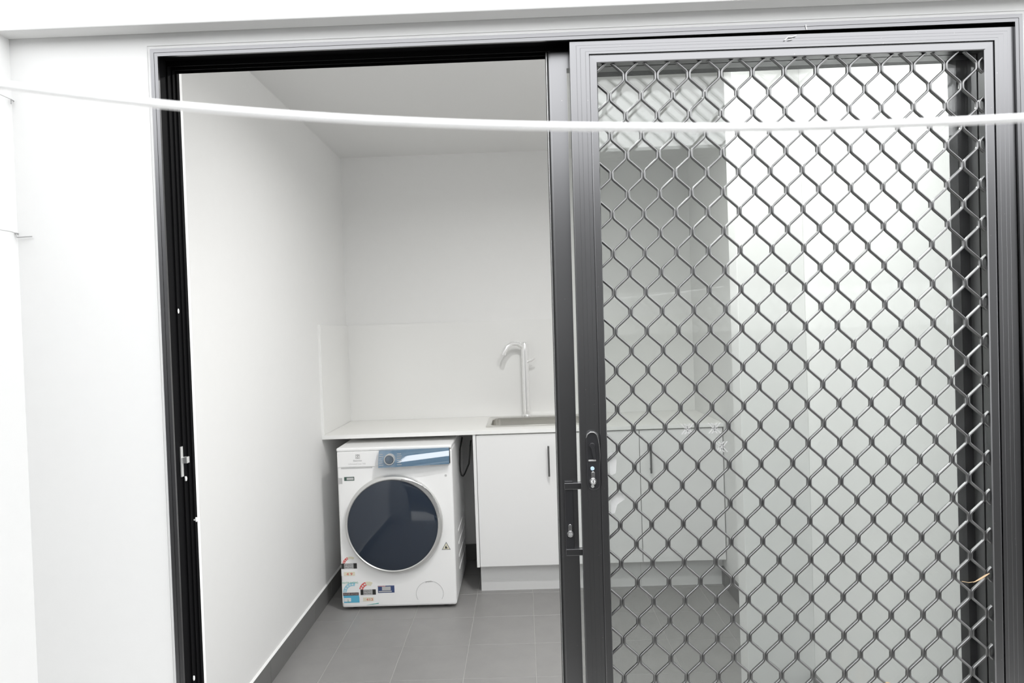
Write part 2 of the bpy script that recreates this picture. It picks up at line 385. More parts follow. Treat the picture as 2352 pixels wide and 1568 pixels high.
# pull handle
ph = MB().box(0.089, 0.1075, 0.0275, 0.0375, 0.934, 1.097).build('pull_handle', 'black_plastic', gd, bevel=0.0012)
MB().box(0.0885, 0.137, 0.0245, 0.0365, 1.079, 1.0935).build('arm', 'coat_plain', ph, bevel=0.001)
MB().box(0.0885, 0.137, 0.0245, 0.0365, 0.9335, 0.948).build('arm', 'coat_plain', ph, bevel=0.001)
MB().box(0.130, 0.143, 0.0245, 0.0365, 0.9335, 1.0935).build('grip', 'coat_plain', ph, bevel=0.001)
mb = MB(); mb.prism(poly_stadium(0.0988, 0.980, 1.0025, 0.0042), 0.0250, 0.028); mb.prism(circ(0.0990, 0.9815, 0.0068, 20), 0.0236, 0.028)
kc = mb.build('key_cylinder', 'chrome', ph, bevel=0.0008); kc['label'] = 'chrome key cylinder'
mb = MB(); mb.prism(circ(0.0990, 0.9815, 0.0045, 16), 0.0231, 0.024); mb.build('keyway', 'ink_grey', ph)

sd = hang('security_screen_door', (0.59, 0.011, 0.0), 'charcoal security screen door with diamond grille sliding in the outermost track', 'door')
# (k = share of the flat part, then the bevelled bead round the grille)
def sp_(flat, bead, y):
    L, Rr, T, B = 0.0405, 0.040, 0.0275, 0.05
    bl_, br_, bt_, bb_ = 0.0175, 0.021, 0.019, 0.02
    return (L * flat + bl_ * bead, Rr * flat + br_ * bead, T * flat + bt_ * bead, B * flat + bb_ * bead, y)
P = [sp_(0, 0, 0.022), sp_(0, 0, 0.0005), sp_(0.03, 0, 0.0)]
for g in (0.34, 0.55, 0.82):
    P += [sp_(g - 0.014, 0, 0.0), sp_(g - 0.008, 0, 0.0003), sp_(g + 0.008, 0, 0.0003), sp_(g + 0.014, 0, 0.0)]
P += [sp_(1, 0, 0.0), sp_(1, 0.01, 0.006), sp_(1, 0.10, 0.006), sp_(1, 0.10, 0.0016), sp_(1, 0.20, 0.0008), sp_(1, 0.92, 0.0004), sp_(1, 1, 0.0024), sp_(1, 1, 0.022)]
ring_frame((0.1235, 1.060, 0.006, 2.0415), P, dict(l='stile', r='stile', t='rail', b='rail'), 'coat', sd)
MB().box(0.165, 1.020, 0.0170, 0.0176, 0.05, 2.005).build('fly_screen', 'mesh', sd)
# grille: wavy strands pressed together at the nodes
PX, PZ, HW, DEP = 0.03405, 0.0838, 0.00255, 0.0034
def strand_mesh(flip, z_top, z_bot, clip=None):
    A = PX / 2 - HW - 0.0001; half = PZ / 2; vz = 0.0080
    path = []
    zs = z_top; sgn = 1 if not flip else -1
    c = 0.0045
    # node k at z_top - k*half, alternating side
    k = 0; z = z_top
    while z > z_bot:
        x = A * sgn; xn = -A * sgn
        z1 = z - vz; z2 = z - half + vz
        dx, dz = xn - x, z2 - z1; L = math.hypot(dx, dz); ux, uz = dx / L, dz / L
        path += [(x, z + vz * 0.35), (x, z1 + c * 0.8), (x + ux * c * 0.22, z1 + uz * c * 0.22 + 0.0006), (x + ux * c, z1 + uz * c)]
        path += [(xn - ux * c, z2 - uz * c), (xn - ux * c * 0.22, z2 - uz * c * 0.22 - 0.0006), (xn, z2 - c * 0.8)]
        z -= half; sgn = -sgn; k += 1
    if clip:
        path = [p for p in path if clip[0] <= p[0] <= clip[1]] if False else path
    sec = [(-1, -0.35), (-0.62, -0.85), (0, -1), (0.62, -0.85), (1, -0.35), (1, 0.8), (-1, 0.8)]
    n = len(sec); vs = []; fs = []
    for i, (x, z) in enumerate(path):
        a = path[max(i - 1, 0)]; b = path[min(i + 1, len(path) - 1)]
        tx, tz = b[0] - a[0], b[1] - a[1]; l = math.hypot(tx, tz); nx, nz = -tz / l, tx / l
        for (s, t) in sec: vs.append((x + nx * s * HW, t * DEP, z + nz * s * HW))
    for i in range(len(path) - 1):
        for k2 in range(n): a = i * n + k2; b = i * n + (k2 + 1) % n; fs.append((a, b, b + n, a + n))
    fs.append(tuple(range(n))); fs.append(tuple(range(len(vs) - n, len(vs))))
    me = bpy.data.meshes.new('grille_strand'); me.from_pydata(vs, [], fs)
    bm = bmesh.new(); bm.from_mesh(me); bmesh.ops.recalc_face_normals(bm, faces=bm.faces); bm.to_mesh(me); bm.free()
    for p in me.polygons: p.use_smooth = True
    try: me.set_sharp_from_angle(angle=0.9)
    except Exception: pass
    me.materials.append(M['grille']); return me
Z_A = 1.970
z_first = Z_A + PZ / 2 * 1     # a B row hidden in the top rail
mA = strand_mesh(True, 0.0, -(z_first - 0.05)); mB_ = strand_mesh(False, 0.0, -(z_first - 0.05))
XB = 0.2065
k0 = -1
for k in range(k0, 24):
    xc = XB + PX * k + PX / 2        # strand between column k (B when even) and k+1
    if xc < 0.172 or xc > 1.012: continue
    # at the first (B) row an even strand leans to its left column
    o = bpy.data.objects.new('grille_strand', mA if k % 2 == 0 else mB_); COL.objects.link(o); o.parent = sd
    b = BASE[sd.name]; o.location = (xc - b.x, 0.0105 - b.y, z_first - 0.004 - b.z)
# lock on the left stile
lx = 0.005
lk = MB().prism(poly_stadium(0.145 + lx, 1.083, 1.210, 0.0145, 14), -0.006, 0.001).build('lock', 'black_plastic', sd, bevel=0.0022)
mb = MB(); mb.tube([(0.1308 + lx, -0.007, 1.1965), (0.1335 + lx, -0.0078, 1.2045), (0.1400 + lx, -0.008, 1.2090), (0.1480 + lx, -0.008, 1.2085), (0.1535 + lx, -0.0078, 1.2030), (0.1560 + lx, -0.0075, 1.1950), (0.1585 + lx, -0.007, 1.178), (0.1595 + lx, -0.0065, 1.160), (0.1592 + lx, -0.006, 1.142)], [0.0006, 0.0011, 0.0013, 0.0012, 0.001, 0.001, 0.001, 0.0009, 0.0005], 8)
mb.build('rim_highlight', 'rim', lk, smooth=True)  # bright tube put in as the sky highlight on black plastic
mb = MB(); mb.prism(circ(0.1427 + lx, 1.1805, 0.0058, 20), -0.012, -0.005); mb.prism([(0.1392 + lx, 1.180), (0.1455 + lx, 1.150), (0.1500 + lx, 1.150), (0.1475 + lx, 1.182)], -0.011, -0.006)
mb.build('snib_lever', 'black_plastic', lk, bevel=0.001)
MB().box(0.1345 + lx, 0.1505 + lx, -0.008, -0.005, 1.1462, 1.1492).build('stop_bar', 'silver', lk, bevel=0.0005)
MB().prism(circ(0.1425 + lx, 1.1306, 0.0042, 18), -0.009, -0.005).build('button', 'bluebutton', lk, bevel=0.0008)['label'] = 'pale blue button'
mb = MB(); mb.prism(circ(0.1429 + lx, 1.1040, 0.0072, 24), -0.012, -0.005); mb.prism(poly_stadium(0.1434 + lx, 1.101, 1.1245, 0.0040), -0.0095, -0.005)
mb.build('key_cylinder', 'chrome', lk, bevel=0.0008)['label'] = 'chrome key cylinder'
MB().prism(circ(0.1429 + lx, 1.1040, 0.0048, 20), -0.0126, -0.0115).build('plug', 'ink_lightgrey', lk)
MB().box(0.1422 + lx, 0.1437 + lx, -0.0132, -0.0120, 1.1010, 1.1070).build('keyway', 'ink_black', lk)
MB().prism(circ(0.1422 + lx, 1.0925, 0.0034, 14), -0.0078, -0.005).build('screw', 'silver', lk, bevel=0.0006)

# ---------------------------------------------------------------- benchtop, sink, tap, cabinets
wt = thing('worktop', (0, BY, 0.878), 'long white laundry worktop running wall to wall under the splashback', 'worktop')
SX0, SX1, SY0, SY1 = -0.215, 0.375, 2.285, 2.695
mb = MB(); hx0, hx1, hy0, hy1 = SX0 + 0.018, SX1 - 0.018, SY0 + 0.018, SY1 - 0.018
mb.box(LW + 0.001, RW - 0.001, BY, hy0, 0.879, 0.9); mb.box(LW + 0.009, RW - 0.001, hy1, YB - 0.009, 0.879, 0.9)
mb.box(LW + 0.009, hx0, hy0, hy1, 0.879, 0.9); mb.box(hx1, RW - 0.001, hy0, hy1, 0.879, 0.9)
slab = mb.build('slab', 'bench', wt)
mb = MB(); mb.box(LW + 0.001, RW - 0.001, BY - 0.001, BY, 0.8795, 0.8995); mb.build('edge_strip', 'whitetrim', wt)
sk = thing('laundry_sink', ((SX0 + SX1) / 2, (SY0 + SY1) / 2, 0.7), 'stainless steel laundry sink dropped into the white worktop', 'sink')
def rrect(x0, x1, y0, y1, r, z, n=6):
    pts = []
    for (cx, cyy, a0) in ((x1 - r, y1 - r, 0), (x0 + r, y1 - r, 90), (x0 + r, y0 + r, 180), (x1 - r, y0 + r, 270)):
        for k in range(n + 1):
            a = math.radians(a0 + 90 * k / n); pts.append((cx + r * math.cos(a), cyy + r * math.sin(a), z))
    return pts
def loops(ls, cap=True):
    b = MB(); n = len(ls[0]); vs = [p for l in ls for p in l]; fs = []
    for i in range(len(ls) - 1):
        for k in range(n): fs.append((i * n + k, i * n + (k + 1) % n, (i + 1) * n + (k + 1) % n, (i + 1) * n + k))
    if cap: fs.append(tuple(range((len(ls) - 1) * n, len(ls) * n)))
    return b.add(vs, fs)
BX0, BX1, BY0, BY1 = SX0 + 0.026, SX1 - 0.026, SY0 + 0.03, SY1 - 0.06
loops([rrect(SX0, SX1, SY0, SY1, 0.02, 0.9005), rrect(SX0, SX1, SY0, SY1, 0.02, 0.905), rrect(SX0 + 0.004, SX1 - 0.004, SY0 + 0.004, SY1 - 0.004, 0.018, 0.907),
       rrect(BX0 - 0.006, BX1 + 0.006, BY0 - 0.006, BY1 + 0.006, 0.06, 0.906)], cap=False).build('rim', 'steel', sk, smooth=True)
loops([rrect(BX0 - 0.006, BX1 + 0.006, BY0 - 0.006, BY1 + 0.006, 0.06, 0.906), rrect(BX0, BX1, BY0, BY1, 0.055, 0.900), rrect(BX0 + 0.004, BX1 - 0.004, BY0 + 0.004, BY1 - 0.004, 0.055, 0.75),
       rrect(BX0 + 0.03, BX1 - 0.03, BY0 + 0.03, BY1 - 0.03, 0.04, 0.715)]).build('bowl', 'steel', sk, smooth=True)
MB().lathe((0, 0, 0), [(0.001, 0, 0, 0)], 4)
dr = MB(); dr.cyl(((SX0 + SX1) / 2, (SY0 + SY1) / 2, 0.715), (0, 0, 1), 0.03, 0.003, 20); dr.build('drain', 'chrome', sk)
tp = thing('sink_tap', (0.017, 2.725, 0.9), 'tall pale chrome tap with swung spout standing behind the sink', 'tap')
MB().cyl((0.017, 2.725, 0.9), (0, 0, 1), 0.027, 0.012, 24).build('base', 'tap', tp, bevel=0.003)
mb = MB(); mb.tube([(0.017, 2.725, 0.91), (0.017, 2.725, 1.12), (0.017, 2.725, 1.30), (0.017, 2.725, 1.345), (0.017, 2.725, 1.36)], [0.022, 0.022, 0.0225, 0.022, 0.014], 20)
mb.build('column', 'tap', tp, smooth=True)
mb = MB(); mb.tube([(0.010, 2.720, 1.325), (-0.025, 2.705, 1.352), (-0.060, 2.690, 1.355), (-0.090, 2.675, 1.335), (-0.108, 2.668, 1.305), (-0.112, 2.666, 1.285)], [0.013, 0.014, 0.015, 0.016, 0.016, 0.015], 16)
mb.build('spout', 'tap', tp, smooth=True)
mb = MB(); mb.tube([(0.022, 2.722, 1.235), (0.055, 2.70, 1.245), (0.078, 2.69, 1.262)], [0.008, 0.007, 0.006], 10); mb.build('lever', 'tap', tp, smooth=True)

def bar_handle(x, z0, z1, par):
    mb = MB(); mb.box(x - 0.005, x + 0.005, BY - 0.022, BY - 0.014, z0, z1)
    for z in (z0 + 0.02, z1 - 0.02): mb.box(x - 0.004, x + 0.004, BY - 0.016, BY + 0.008, z - 0.004, z + 0.004)
    return mb.build('handle', 'barhandle', par, bevel=0.0015)
def cabinet(x0, x1, doors, label, endpanel):
    c = thing('base_cabinet', ((x0 + x1) / 2, 2.45, 0), label, 'cabinet')
    t = 0.016; z0, z1 = 0.157, 0.877
    mb = MB(); mb.box(x0 + (t if endpanel else 0.0005), x0 + 2 * t, BY + 0.027, 2.74, z0, z1); mb.box(x1 - t, x1 - 0.0005, BY + 0.027, 2.74, z0, z1)
    mb.box(x0 + t, x1 - t, BY + 0.027, 2.74, z0, z0 + t); mb.box(x0 + t, x1 - t, 2.73, 2.74, z0, z1)
    mb.box(x0 + t, x1 - t, BY + 0.027, BY + 0.1, z1 - t, z1)
    mb.build('carcass', 'melamine', c)
    if endpanel: MB().box(x0, x0 + t, BY + 0.006, 2.74, z0, z1).build('end_panel', 'melamine', c, bevel=0.0008)
    for (a, b, hx) in doors:
        d = MB().box(a, b, BY + 0.008, BY + 0.024, z0 + 0.002, z1 - 0.004).build('door', 'melamine', c, bevel=0.0012)
        bar_handle(hx, 0.644, 0.809, d)
    MB().box(x0 + (0.014 if endpanel else 0), x1 - 0.0005, 2.262, 2.278, 0.0, z0 - 0.002).build('kickboard', 'melamine', c)
    return c
cabinet(-0.282, 0.616, [(-0.2635, 0.1745, 0.124), (0.1775, 0.6145, 0.226)], 'white two-door base cabinet under the sink beside the washing machine', True)
cabinet(0.6165, RW - 0.002, [(0.618, RW - 0.006, 0.671)], 'white single-door base cabinet at the right end under the worktop', False)

# ---------------------------------------------------------------- washing machine
MX, MY = -0.9826, 2.0383
wm = thing('washing_machine', (MX + 0.3, MY + 0.31, 0), 'white front-loading washing machine with round dark door pushed under the worktop', 'washing machine')
def X(u): return MX + u
body = MB().box(X(0), X(0.6), MY, MY + 0.62, 0.016, 0.832).build('body', 'enamel', wm, bevel=0.012, segs=3)
MB().box(X(0), X(0.6), MY - 0.002, MY + 0.62, 0.834, 0.852).build('top_panel', 'enamel', wm, bevel=0.006)
for u in (0.06, 0.54):
    for v in (0.06, 0.56): MB().cyl((X(u), MY + v, 0.0), (0, 0, 1), 0.02, 0.02, 16).build('foot', 'rubber', wm)
# pressed ribs on the right side
mb = MB()
for z in (0.16, 0.23, 0.30): mb.box(X(0.598), X(0.604), MY + 0.22, MY + 0.58, z, z + 0.012)
mb2 = [MB().box(X(0.597), X(0.603), MY + 0.20, MY + 0.57, z, z + 0.014) for z in (0.13, 0.20, 0.27, 0.34)]
for b in mb2: b.build('side_rib', 'enamel', wm, bevel=0.003)
# drawer, fascia, dial
dw = MB().box(X(0.004), X(0.2235), MY - 0.004, MY + 0.01, 0.7535, 0.833).build('detergent_drawer', 'enamel', wm, bevel=0.002)
MB().box(X(0.022), X(0.185), MY - 0.0015, MY + 0.002, 0.7445, 0.7505).build('groove_shade_strip', 'ink_lightgrey', wm)  # grey strip painted in for the shadow line under the drawer grip
# fascia leans back and bulges a little
def FASCIA_Y(s, t): return MY - 0.004 - 0.016 * (1 - max(0.0, t - 0.2) / 0.8) + (FASCIA_ACC(s, t) - FASCIA_ACC(1, t))
def FASCIA_ACC(s, t):
    s0 = 0.10 + 0.36 * t; n_ = max(1, int(round(40 * s))); acc = 0.0
    for q in range(n_): acc += math.tan(math.radians(14.5 + 16 * ((q + 0.5) * s / n_ - s0))) * 0.081 * s / n_
    return acc
mb = MB(); nx, nz = 32, 16; vs = []; fs = []
for i in range(nx + 1):
    for j in range(nz + 1):
        u = 0.2262 + (0.5885 - 0.2262) * i / nx; s = j / nz
        z = 0.7535 + 0.081 * s + 0.004 * i / nx
        t = i / nx; y = FASCIA_Y(s, t)
        vs.append((X(u), y, z))
for i in range(nx):
    for j in range(nz):
        a = i * (nz + 1) + j; fs.append((a, a + nz + 1, a + nz + 2, a + 1))
n0 = len(vs)
rim = [i * (nz + 1) for i in range(nx + 1)] + [nx * (nz + 1) + j for j in range(1, nz + 1)] + [i * (nz + 1) + nz for i in range(nx - 1, -1, -1)] + [j for j in range(nz - 1, 0, -1)]
for r in rim: vs.append((vs[r][0], MY + 0.004, vs[r][2]))
for k in range(len(rim)): a, b = k, (k + 1) % len(rim); fs.append((rim[a], n0 + a, n0 + b, rim[b]))
fs.append(tuple(range(n0, n0 + len(rim))))
cp = mb.add(vs, fs).build('control_panel', 'panelblue', wm, smooth=True)
dl = MB().lathe((X(0.2852), MY, 0.794), [(0.0285, 0.0, 0, 0), (0.0285, -0.050, 0, 0), (0.0265, -0.054, 0, 0), (0.0225, -0.054, 0, 0), (0.0225, -0.050, 0, 0)], 32).build('dial', 'silver', wm, smooth=True)
MB().lathe((X(0.2852), MY, 0.794), [(0.0225, -0.050, 0, 0), (0.020, -0.056, 0, 0), (0.010, -0.058, 0, 0), (0.0005, -0.0585, 0, 0)], 32).build('dial_face', 'dial', dl, smooth=True)
mb = MB()
for r in range(6):
    for (a, b) in ((0.230, 0.252), (0.322, 0.346)):
        if r in (2, 3) and a < 0.24: b -= 0.006
        s_ = (0.7645 + 0.0105 * r - 0.7535) / 0.081; yy = FASCIA_Y(s_, (a - 0.2262) / 0.3623); mb.box(X(a), X(b - 0.004 * (r % 2)), yy - 0.0016, yy + 0.001, 0.7645 + 0.0105 * r, 0.7667 + 0.0105 * r)
pr_ = mb.build('programme_list', 'ink_lightgrey', wm); pr_['kind'] = 'stuff'
MB().box(X(0.5875), X(0.5915), MY - 0.006, MY + 0.003, 0.7575, 0.838).build('fascia_end', 'ink_black', wm)
# door: eccentric silver ring, tinted glass dome, grip
CX_, CZ_ = X(0.2853), 0.4497
dor = sub('door', wm)
ring = MB().lathe((CX_, MY, CZ_), [(0.2545, 0.002, 0.0045, 0.003), (0.2545, -0.018, 0.0045, 0.003), (0.2515, -0.026, 0.004, 0.003), (0.246, -0.030, 0.003, 0.002), (0.2385, -0.031, 0, 0), (0.2345, -0.028, 0, 0), (0.2345, -0.01, 0, 0)], 96)
ring.build('ring', 'silver', dor, smooth=True)
MB().lathe((CX_, MY, CZ_), [(0.2342, -0.012, 0, 0), (0.2342, -0.0265, 0, 0), (0.225, -0.0295, 0, 0), (0.19, -0.034, 0, 0), (0.14, -0.038, 0, 0), (0.08, -0.041, 0, 0), (0.03, -0.042, 0, 0), (0.0005, -0.0422, 0, 0)], 96).build('glass', 'drumglass', dor, smooth=True)
pts_o, pts_i = [], []
for k in range(21):
    a = math.radians(8 + 70 * k / 20); bul = math.sin(PI * k / 20)
    pts_o.append((CX_ + 0.003 + (0.2395 + 0.013 * bul) * math.cos(a), CZ_ + 0.002 + (0.2395 + 0.013 * bul) * math.sin(a)))
    pts_i.append((CX_ + 0.2385 * math.cos(a), CZ_ + 0.2385 * math.sin(a)))
MB().prism(pts_o + pts_i[::-1], MY - 0.0335, MY - 0.02).build('grip', 'handlegrey', dor)
tb = MB(); tb.tube([(p[0] + 0.002, MY - 0.033, p[1] + 0.002) for p in pts_o], 0.003, 8); tb.build('grip_edge', 'chrome', dor, smooth=True)
# filter flap
fc = MB(); pts = circ(X(0.4606), 0.0935, 0.0717, 40)
fo = []; fi = []
for k in range(33):
    a = math.radians(-28 + 236 * k / 32)
    fo.append((X(0.4606) + 0.0717 * math.cos(a), 0.080 + 0.066 * math.sin(a))); fi.append((X(0.4606) + 0.0695 * math.cos(a), 0.080 + 0.0640 * math.sin(a)))
fc.prism(fo + fi[::-1], MY - 0.0012, MY + 0.001); fl_ = fc.build('filter_flap', 'ink_lightgrey', wm)
text('push', X(0.4412), 0.1365, MY - 0.0016, 0.034, 0.0105, 'ink_grey', fl_)
# small marks
ST = MY - 0.0008
MB().box(X(0.003), X(0.0255), ST, MY + 0.001, 0.666, 0.697).build('rating_plate', 'ink_lightgrey', wm)
lb = MB().box(X(0.0358), X(0.0885), ST, MY + 0.001, 0.6815, 0.7015).build('programme_sticker', 'ink_darkgreen', wm)
MB().box(X(0.049), X(0.085), ST - 0.0006, ST, 0.6855, 0.6975).build('printed_panel', 'ink_lightgrey', lb)
MB().prism(circ(X(0.5655), 0.6933, 0.0062, 14), ST, MY + 0.001).build('indicator_dot', 'ink_lightgrey', wm)
# maker's emblem and lettering on the drawer
DY = MY - 0.0046
em = MB(); cx, cz, h = X(0.1112), 0.8065, 0.0115
em.box(cx - h, cx + h, DY, MY - 0.003, cz + h - 0.0022, cz + h); em.box(cx - h, cx + h, DY, MY - 0.003, cz - h, cz - h + 0.0022)
em.box(cx - h, cx - h + 0.0022, DY, MY - 0.003, cz - h, cz + h); em.box(cx + h - 0.0022, cx + h, DY, MY - 0.003, cz - h, cz + h)
emo = em.build('emblem', 'ink_lightgrey', wm)
e2 = MB()
for a0 in (20, 200):
    o_ = [(cx + 0.009 * math.cos(math.radians(a0 + 130 * k / 10)), cz + 0.009 * math.sin(math.radians(a0 + 130 * k / 10))) for k in range(11)]
    i_ = [(cx + 0.0062 * math.cos(math.radians(a0 + 130 * k / 10)), cz + 0.0062 * math.sin(math.radians(a0 + 130 * k / 10))) for k in range(11)]
    e2.prism(o_ + i_[::-1], DY, MY - 0.003)
e2.prism(circ(cx, cz, 0.003, 10), DY, MY - 0.003); e2.build('emblem_swirl', 'ink_grey', emo)
text('Electrolux', X(0.089), 0.7815, DY, 0.044, 0.0085, 'ink_grey', dw)
text('UltimateCare 700', X(0.0626), 0.7655, DY, 0.089, 0.0070, 'ink_lightgrey', dw)
# energy and water stickers
def arc(cx, cz, r0, r1, a0, a1, m, par, name, y0=ST):
    o_ = [(cx + r1 * math.cos(math.radians(a0 + (a1 - a0) * k / 14)), cz + r1 * math.sin(math.radians(a0 + (a1 - a0) * k / 14))) for k in range(15)]
    i_ = [(cx + r0 * math.cos(math.radians(a0 + (a1 - a0) * k / 14)), cz + r0 * math.sin(math.radians(a0 + (a1 - a0) * k / 14))) for k in range(15)]
    return MB().prism(i_ + o_[::-1], y0, y0 + 0.0006).build(name, m, par)
def star(cx, cz, r, m, par, y):
    p = [(cx + (r if k % 2 == 0 else r * 0.45) * math.cos(PI / 2 + PI * k / 5), cz + (r if k % 2 == 0 else r * 0.45) * math.sin(PI / 2 + PI * k / 5)) for k in range(10)]
    return MB().prism(p, y, y + 0.0004).build('star', m, par)
def energy(x0, x1, zb0, zb1, hub, r0, r1, a_red0, a_red1, zdig, digits, dx0, dx1):
    s = MB().box(x0 - 0.001, x1 + 0.001, ST + 0.0002, MY + 0.001, zdig - 0.004, zb1 + 0.001).build('energy_sticker', 'enamel', wm)
    arc(hub[0], hub[1], r0, r1, a_red1, 60, 'ink_cream', s, 'star_arc', ST - 0.0002)
    arc(hub[0], hub[1], r0, r1, a_red0, a_red1, 'ink_red', s, 'rating_arc')
    for k in range(3):
        a = math.radians(a_red0 + (a_red1 - a_red0) * (k + 0.5) / 3); rm = (r0 + r1) / 2
        star(hub[0] + rm * math.cos(a), hub[1] + rm * math.sin(a), (r1 - r0) * 0.36, 'ink_white', s, ST - 0.0008)
    MB().box(x0, x1, ST - 0.0004, ST + 0.0003, zb0, zb1).build('banner', 'ink_black', s)
    xm0, xm1 = x0 + (x1 - x0) * 0.19, x1 - (x1 - x0) * 0.22
    MB().box(xm0, xm1, ST - 0.0008, ST, zb0 + 0.001, zb1 - 0.001).build('printed_panel', 'ink_lightgrey', s)
    zm = (zb0 + zb1) / 2
    text('ENERGY', xm0 + 0.003, zm + 0.0015, ST - 0.0012, xm1 - xm0 - 0.006, 0.0085, 'ink_black', s)
    text('RATING', xm0 + 0.003, zm - 0.0105, ST - 0.0012, xm1 - xm0 - 0.006, 0.0085, 'ink_black', s)
    MB().box(x0 + 0.012, x1 - 0.012, ST - 0.0002, ST + 0.0003, zdig - 0.003, zdig + 0.017).build('figure_panel', 'ink_cream', s)
    text(digits, dx0, zdig, ST - 0.0010, dx1 - dx0, 0.0125, 'ink_red', s)
    return s
energy(X(0.0035), X(0.0850), 0.2218, 0.2500, (X(0.052), 0.243), 0.030, 0.042, 168, 112, 0.188, '4 9', X(0.029), X(0.060))
s2 = energy(X(0.0990), X(0.1790), 0.0825, 0.1103, (X(0.140), 0.104), 0.028, 0.048, 168, 108, 0.052, '413', X(0.128), X(0.162))
MB().add([(X(0.128), ST - 0.0004, 0.0295), (X(0.192), ST - 0.0004, 0.0345), (X(0.192), ST - 0.0004, 0.0385), (X(0.160), ST - 0.0004, 0.0345),
          (X(0.128), ST + 0.0006, 0.0295), (X(0.192), ST + 0.0006, 0.0345), (X(0.192), ST + 0.0006, 0.0385), (X(0.160), ST + 0.0006, 0.0345)],
         [(0, 1, 2, 3), (7, 6, 5, 4), (0, 4, 5, 1), (1, 5, 6, 2), (2, 6, 7, 3), (3, 7, 4, 0)]).build('teal_flash', 'ink_teal', s2)
w_ = MB().box(X(0.003), X(0.093), ST + 0.0002, MY + 0.001, 0.0425, 0.155).build('water_sticker', 'enamel', wm)
arc(X(0.060), 0.097, 0.034, 0.052, 178, 75, 'ink_lightblue', w_, 'rating_arc')
for k in range(5):
    a = math.radians(168 - 19 * k); star(X(0.060) + 0.043 * math.cos(a), 0.097 + 0.043 * math.sin(a), 0.0062, 'ink_white', w_, ST - 0.0008)
text('WATER RATING', X(0.004), 0.1435, ST - 0.0004, 0.084, 0.0095, 'ink_green', w_)
MB().box(X(0.007), X(0.0892), ST - 0.0004, ST + 0.0003, 0.0815, 0.0965).build('banner', 'ink_brown', w_)
text('WATER RATING', X(0.010), 0.0855, ST - 0.0010, 0.075, 0.0075, 'ink_lightgrey', w_)
MB().box(X(0.009), X(0.0905), ST - 0.0004, ST + 0.0003, 0.0725, 0.0810).build('blue_stripe', 'ink_blue', w_)
MB().box(X(0.0104), X(0.0921), ST - 0.0002, ST + 0.0003, 0.0435, 0.0725).build('blue_panel', 'ink_blue', w_)
MB().box(X(0.012), X(0.048), ST - 0.0006, ST, 0.0500, 0.0690).build('figure_panel', 'ink_white', w_)
text('L', X(0.031), 0.0465, ST - 0.0010, 0.011, 0.0150, 'ink_teal', w_)
nv = MB().box(X(0.1905), X(0.2765), ST, MY + 0.001, 0.0905, 0.1275).build('motor_sticker', 'ink_navy', wm)
MB().box(X(0.212), X(0.257), ST - 0.0005, ST, 0.1035, 0.1225).build('printed_panel', 'ink_lightgrey', nv)
MB().box(X(0.194), X(0.262), ST - 0.0005, ST, 0.0945, 0.1005).build('printed_line', 'ink_lightgrey', nv)
MB().box(X(0.192), X(0.230), ST - 0.0005, ST, 0.1240, 0.1265).build('red_line', 'ink_pale_red', nv)
tri = MB(); A_, B_, C_ = (X(0.5305), 0.3060), (X(0.5775), 0.3060), (X(0.5555), 0.3480)
def inset(t): g = ((A_[0] + B_[0] + C_[0]) / 3, (A_[1] + B_[1] + C_[1]) / 3); return [(g[0] + (p[0] - g[0]) * t, g[1] + (p[1] - g[1]) * t) for p in (A_, B_, C_)]
ts = tri.prism(inset(1), ST, MY + 0.001).build('warning_triangle', 'ink_grey', wm)
MB().prism(inset(0.72), ST - 0.0004, ST).build('triangle_field', 'ink_cream', ts)
g = inset(0)[0]
MB().prism([(g[0] - 0.006, g[1] - 0.007), (g[0] + 0.006, g[1] - 0.007), (g[0] + 0.0055, g[1] + 0.001), (g[0] + 0.002, g[1] - 0.001), (g[0] + 0.001, g[1] + 0.009), (g[0] - 0.004, g[1] + 0.004), (g[0] - 0.006, g[1] - 0.002)], ST - 0.0008, ST - 0.0003).build('flame', 'ink_black', ts)
# power cord looping beside the machine
tb = MB(); ctrl = [(-0.325, 2.60, 0.78), (-0.322, 2.5, 0.761), (-0.327, 2.5, 0.71), (-0.333, 2.5, 0.662), (-0.351, 2.5, 0.622), (-0.359, 2.48, 0.606), (-0.366, 2.45, 0.599), (-0.373, 2.42, 0.612), (-0.376, 2.40, 0.64), (-0.377, 2.40, 0.68), (-0.377, 2.44, 0.756), (-0.377, 2.60, 0.80)]
tb.tube(ctrl, 0.0045, 8); tb.build('power_cord', 'cord', wm, smooth=True)['label'] = 'dark power cord looping beside the machine'

# ---------------------------------------------------------------- line, wires and small scraps
cl_pts = [(-0.70, -1.05, 1.669), (-0.50, -1.05, 1.6235), (-0.40, -1.05, 1.6020)] + [(-0.303, -1.05, 1.5844), (-0.2132, -1.05, 1.5700), (-0.1229, -1.05, 1.5590), (-0.0461, -1.05, 1.5520), (0.0303, -1.05, 1.5470), (0.1317, -1.05, 1.5425), (0.2073, -1.05, 1.5412), (0.2955, -1.05, 1.5418), (0.40, -1.05, 1.5440), (0.55, -1.05, 1.552), (0.80, -1.05, 1.575)]
def smooth_path(p, n=4):
    out = []
    for i in range(len(p) - 1):
        p0, p1, p2, p3 = [Vector(p[max(0, min(len(p) - 1, i + d))]) for d in (-1, 0, 1, 2)]
        for k in range(n):
            t = k / n; out.append(0.5 * ((2 * p1) + (p2 - p0) * t + (2 * p0 - 5 * p1 + 4 * p2 - p3) * t * t + (3 * p1 - p0 - 3 * p2 + p3) * t ** 3))
    out.append(Vector(p[-1])); return out
tb = MB(); tb.tube(smooth_path(cl_pts), 0.0024, 10)
tag(tb.build('clothes_line', 'rope', smooth=True), 'white clothes line sagging across the whole view in front of the doors', 'clothes line')
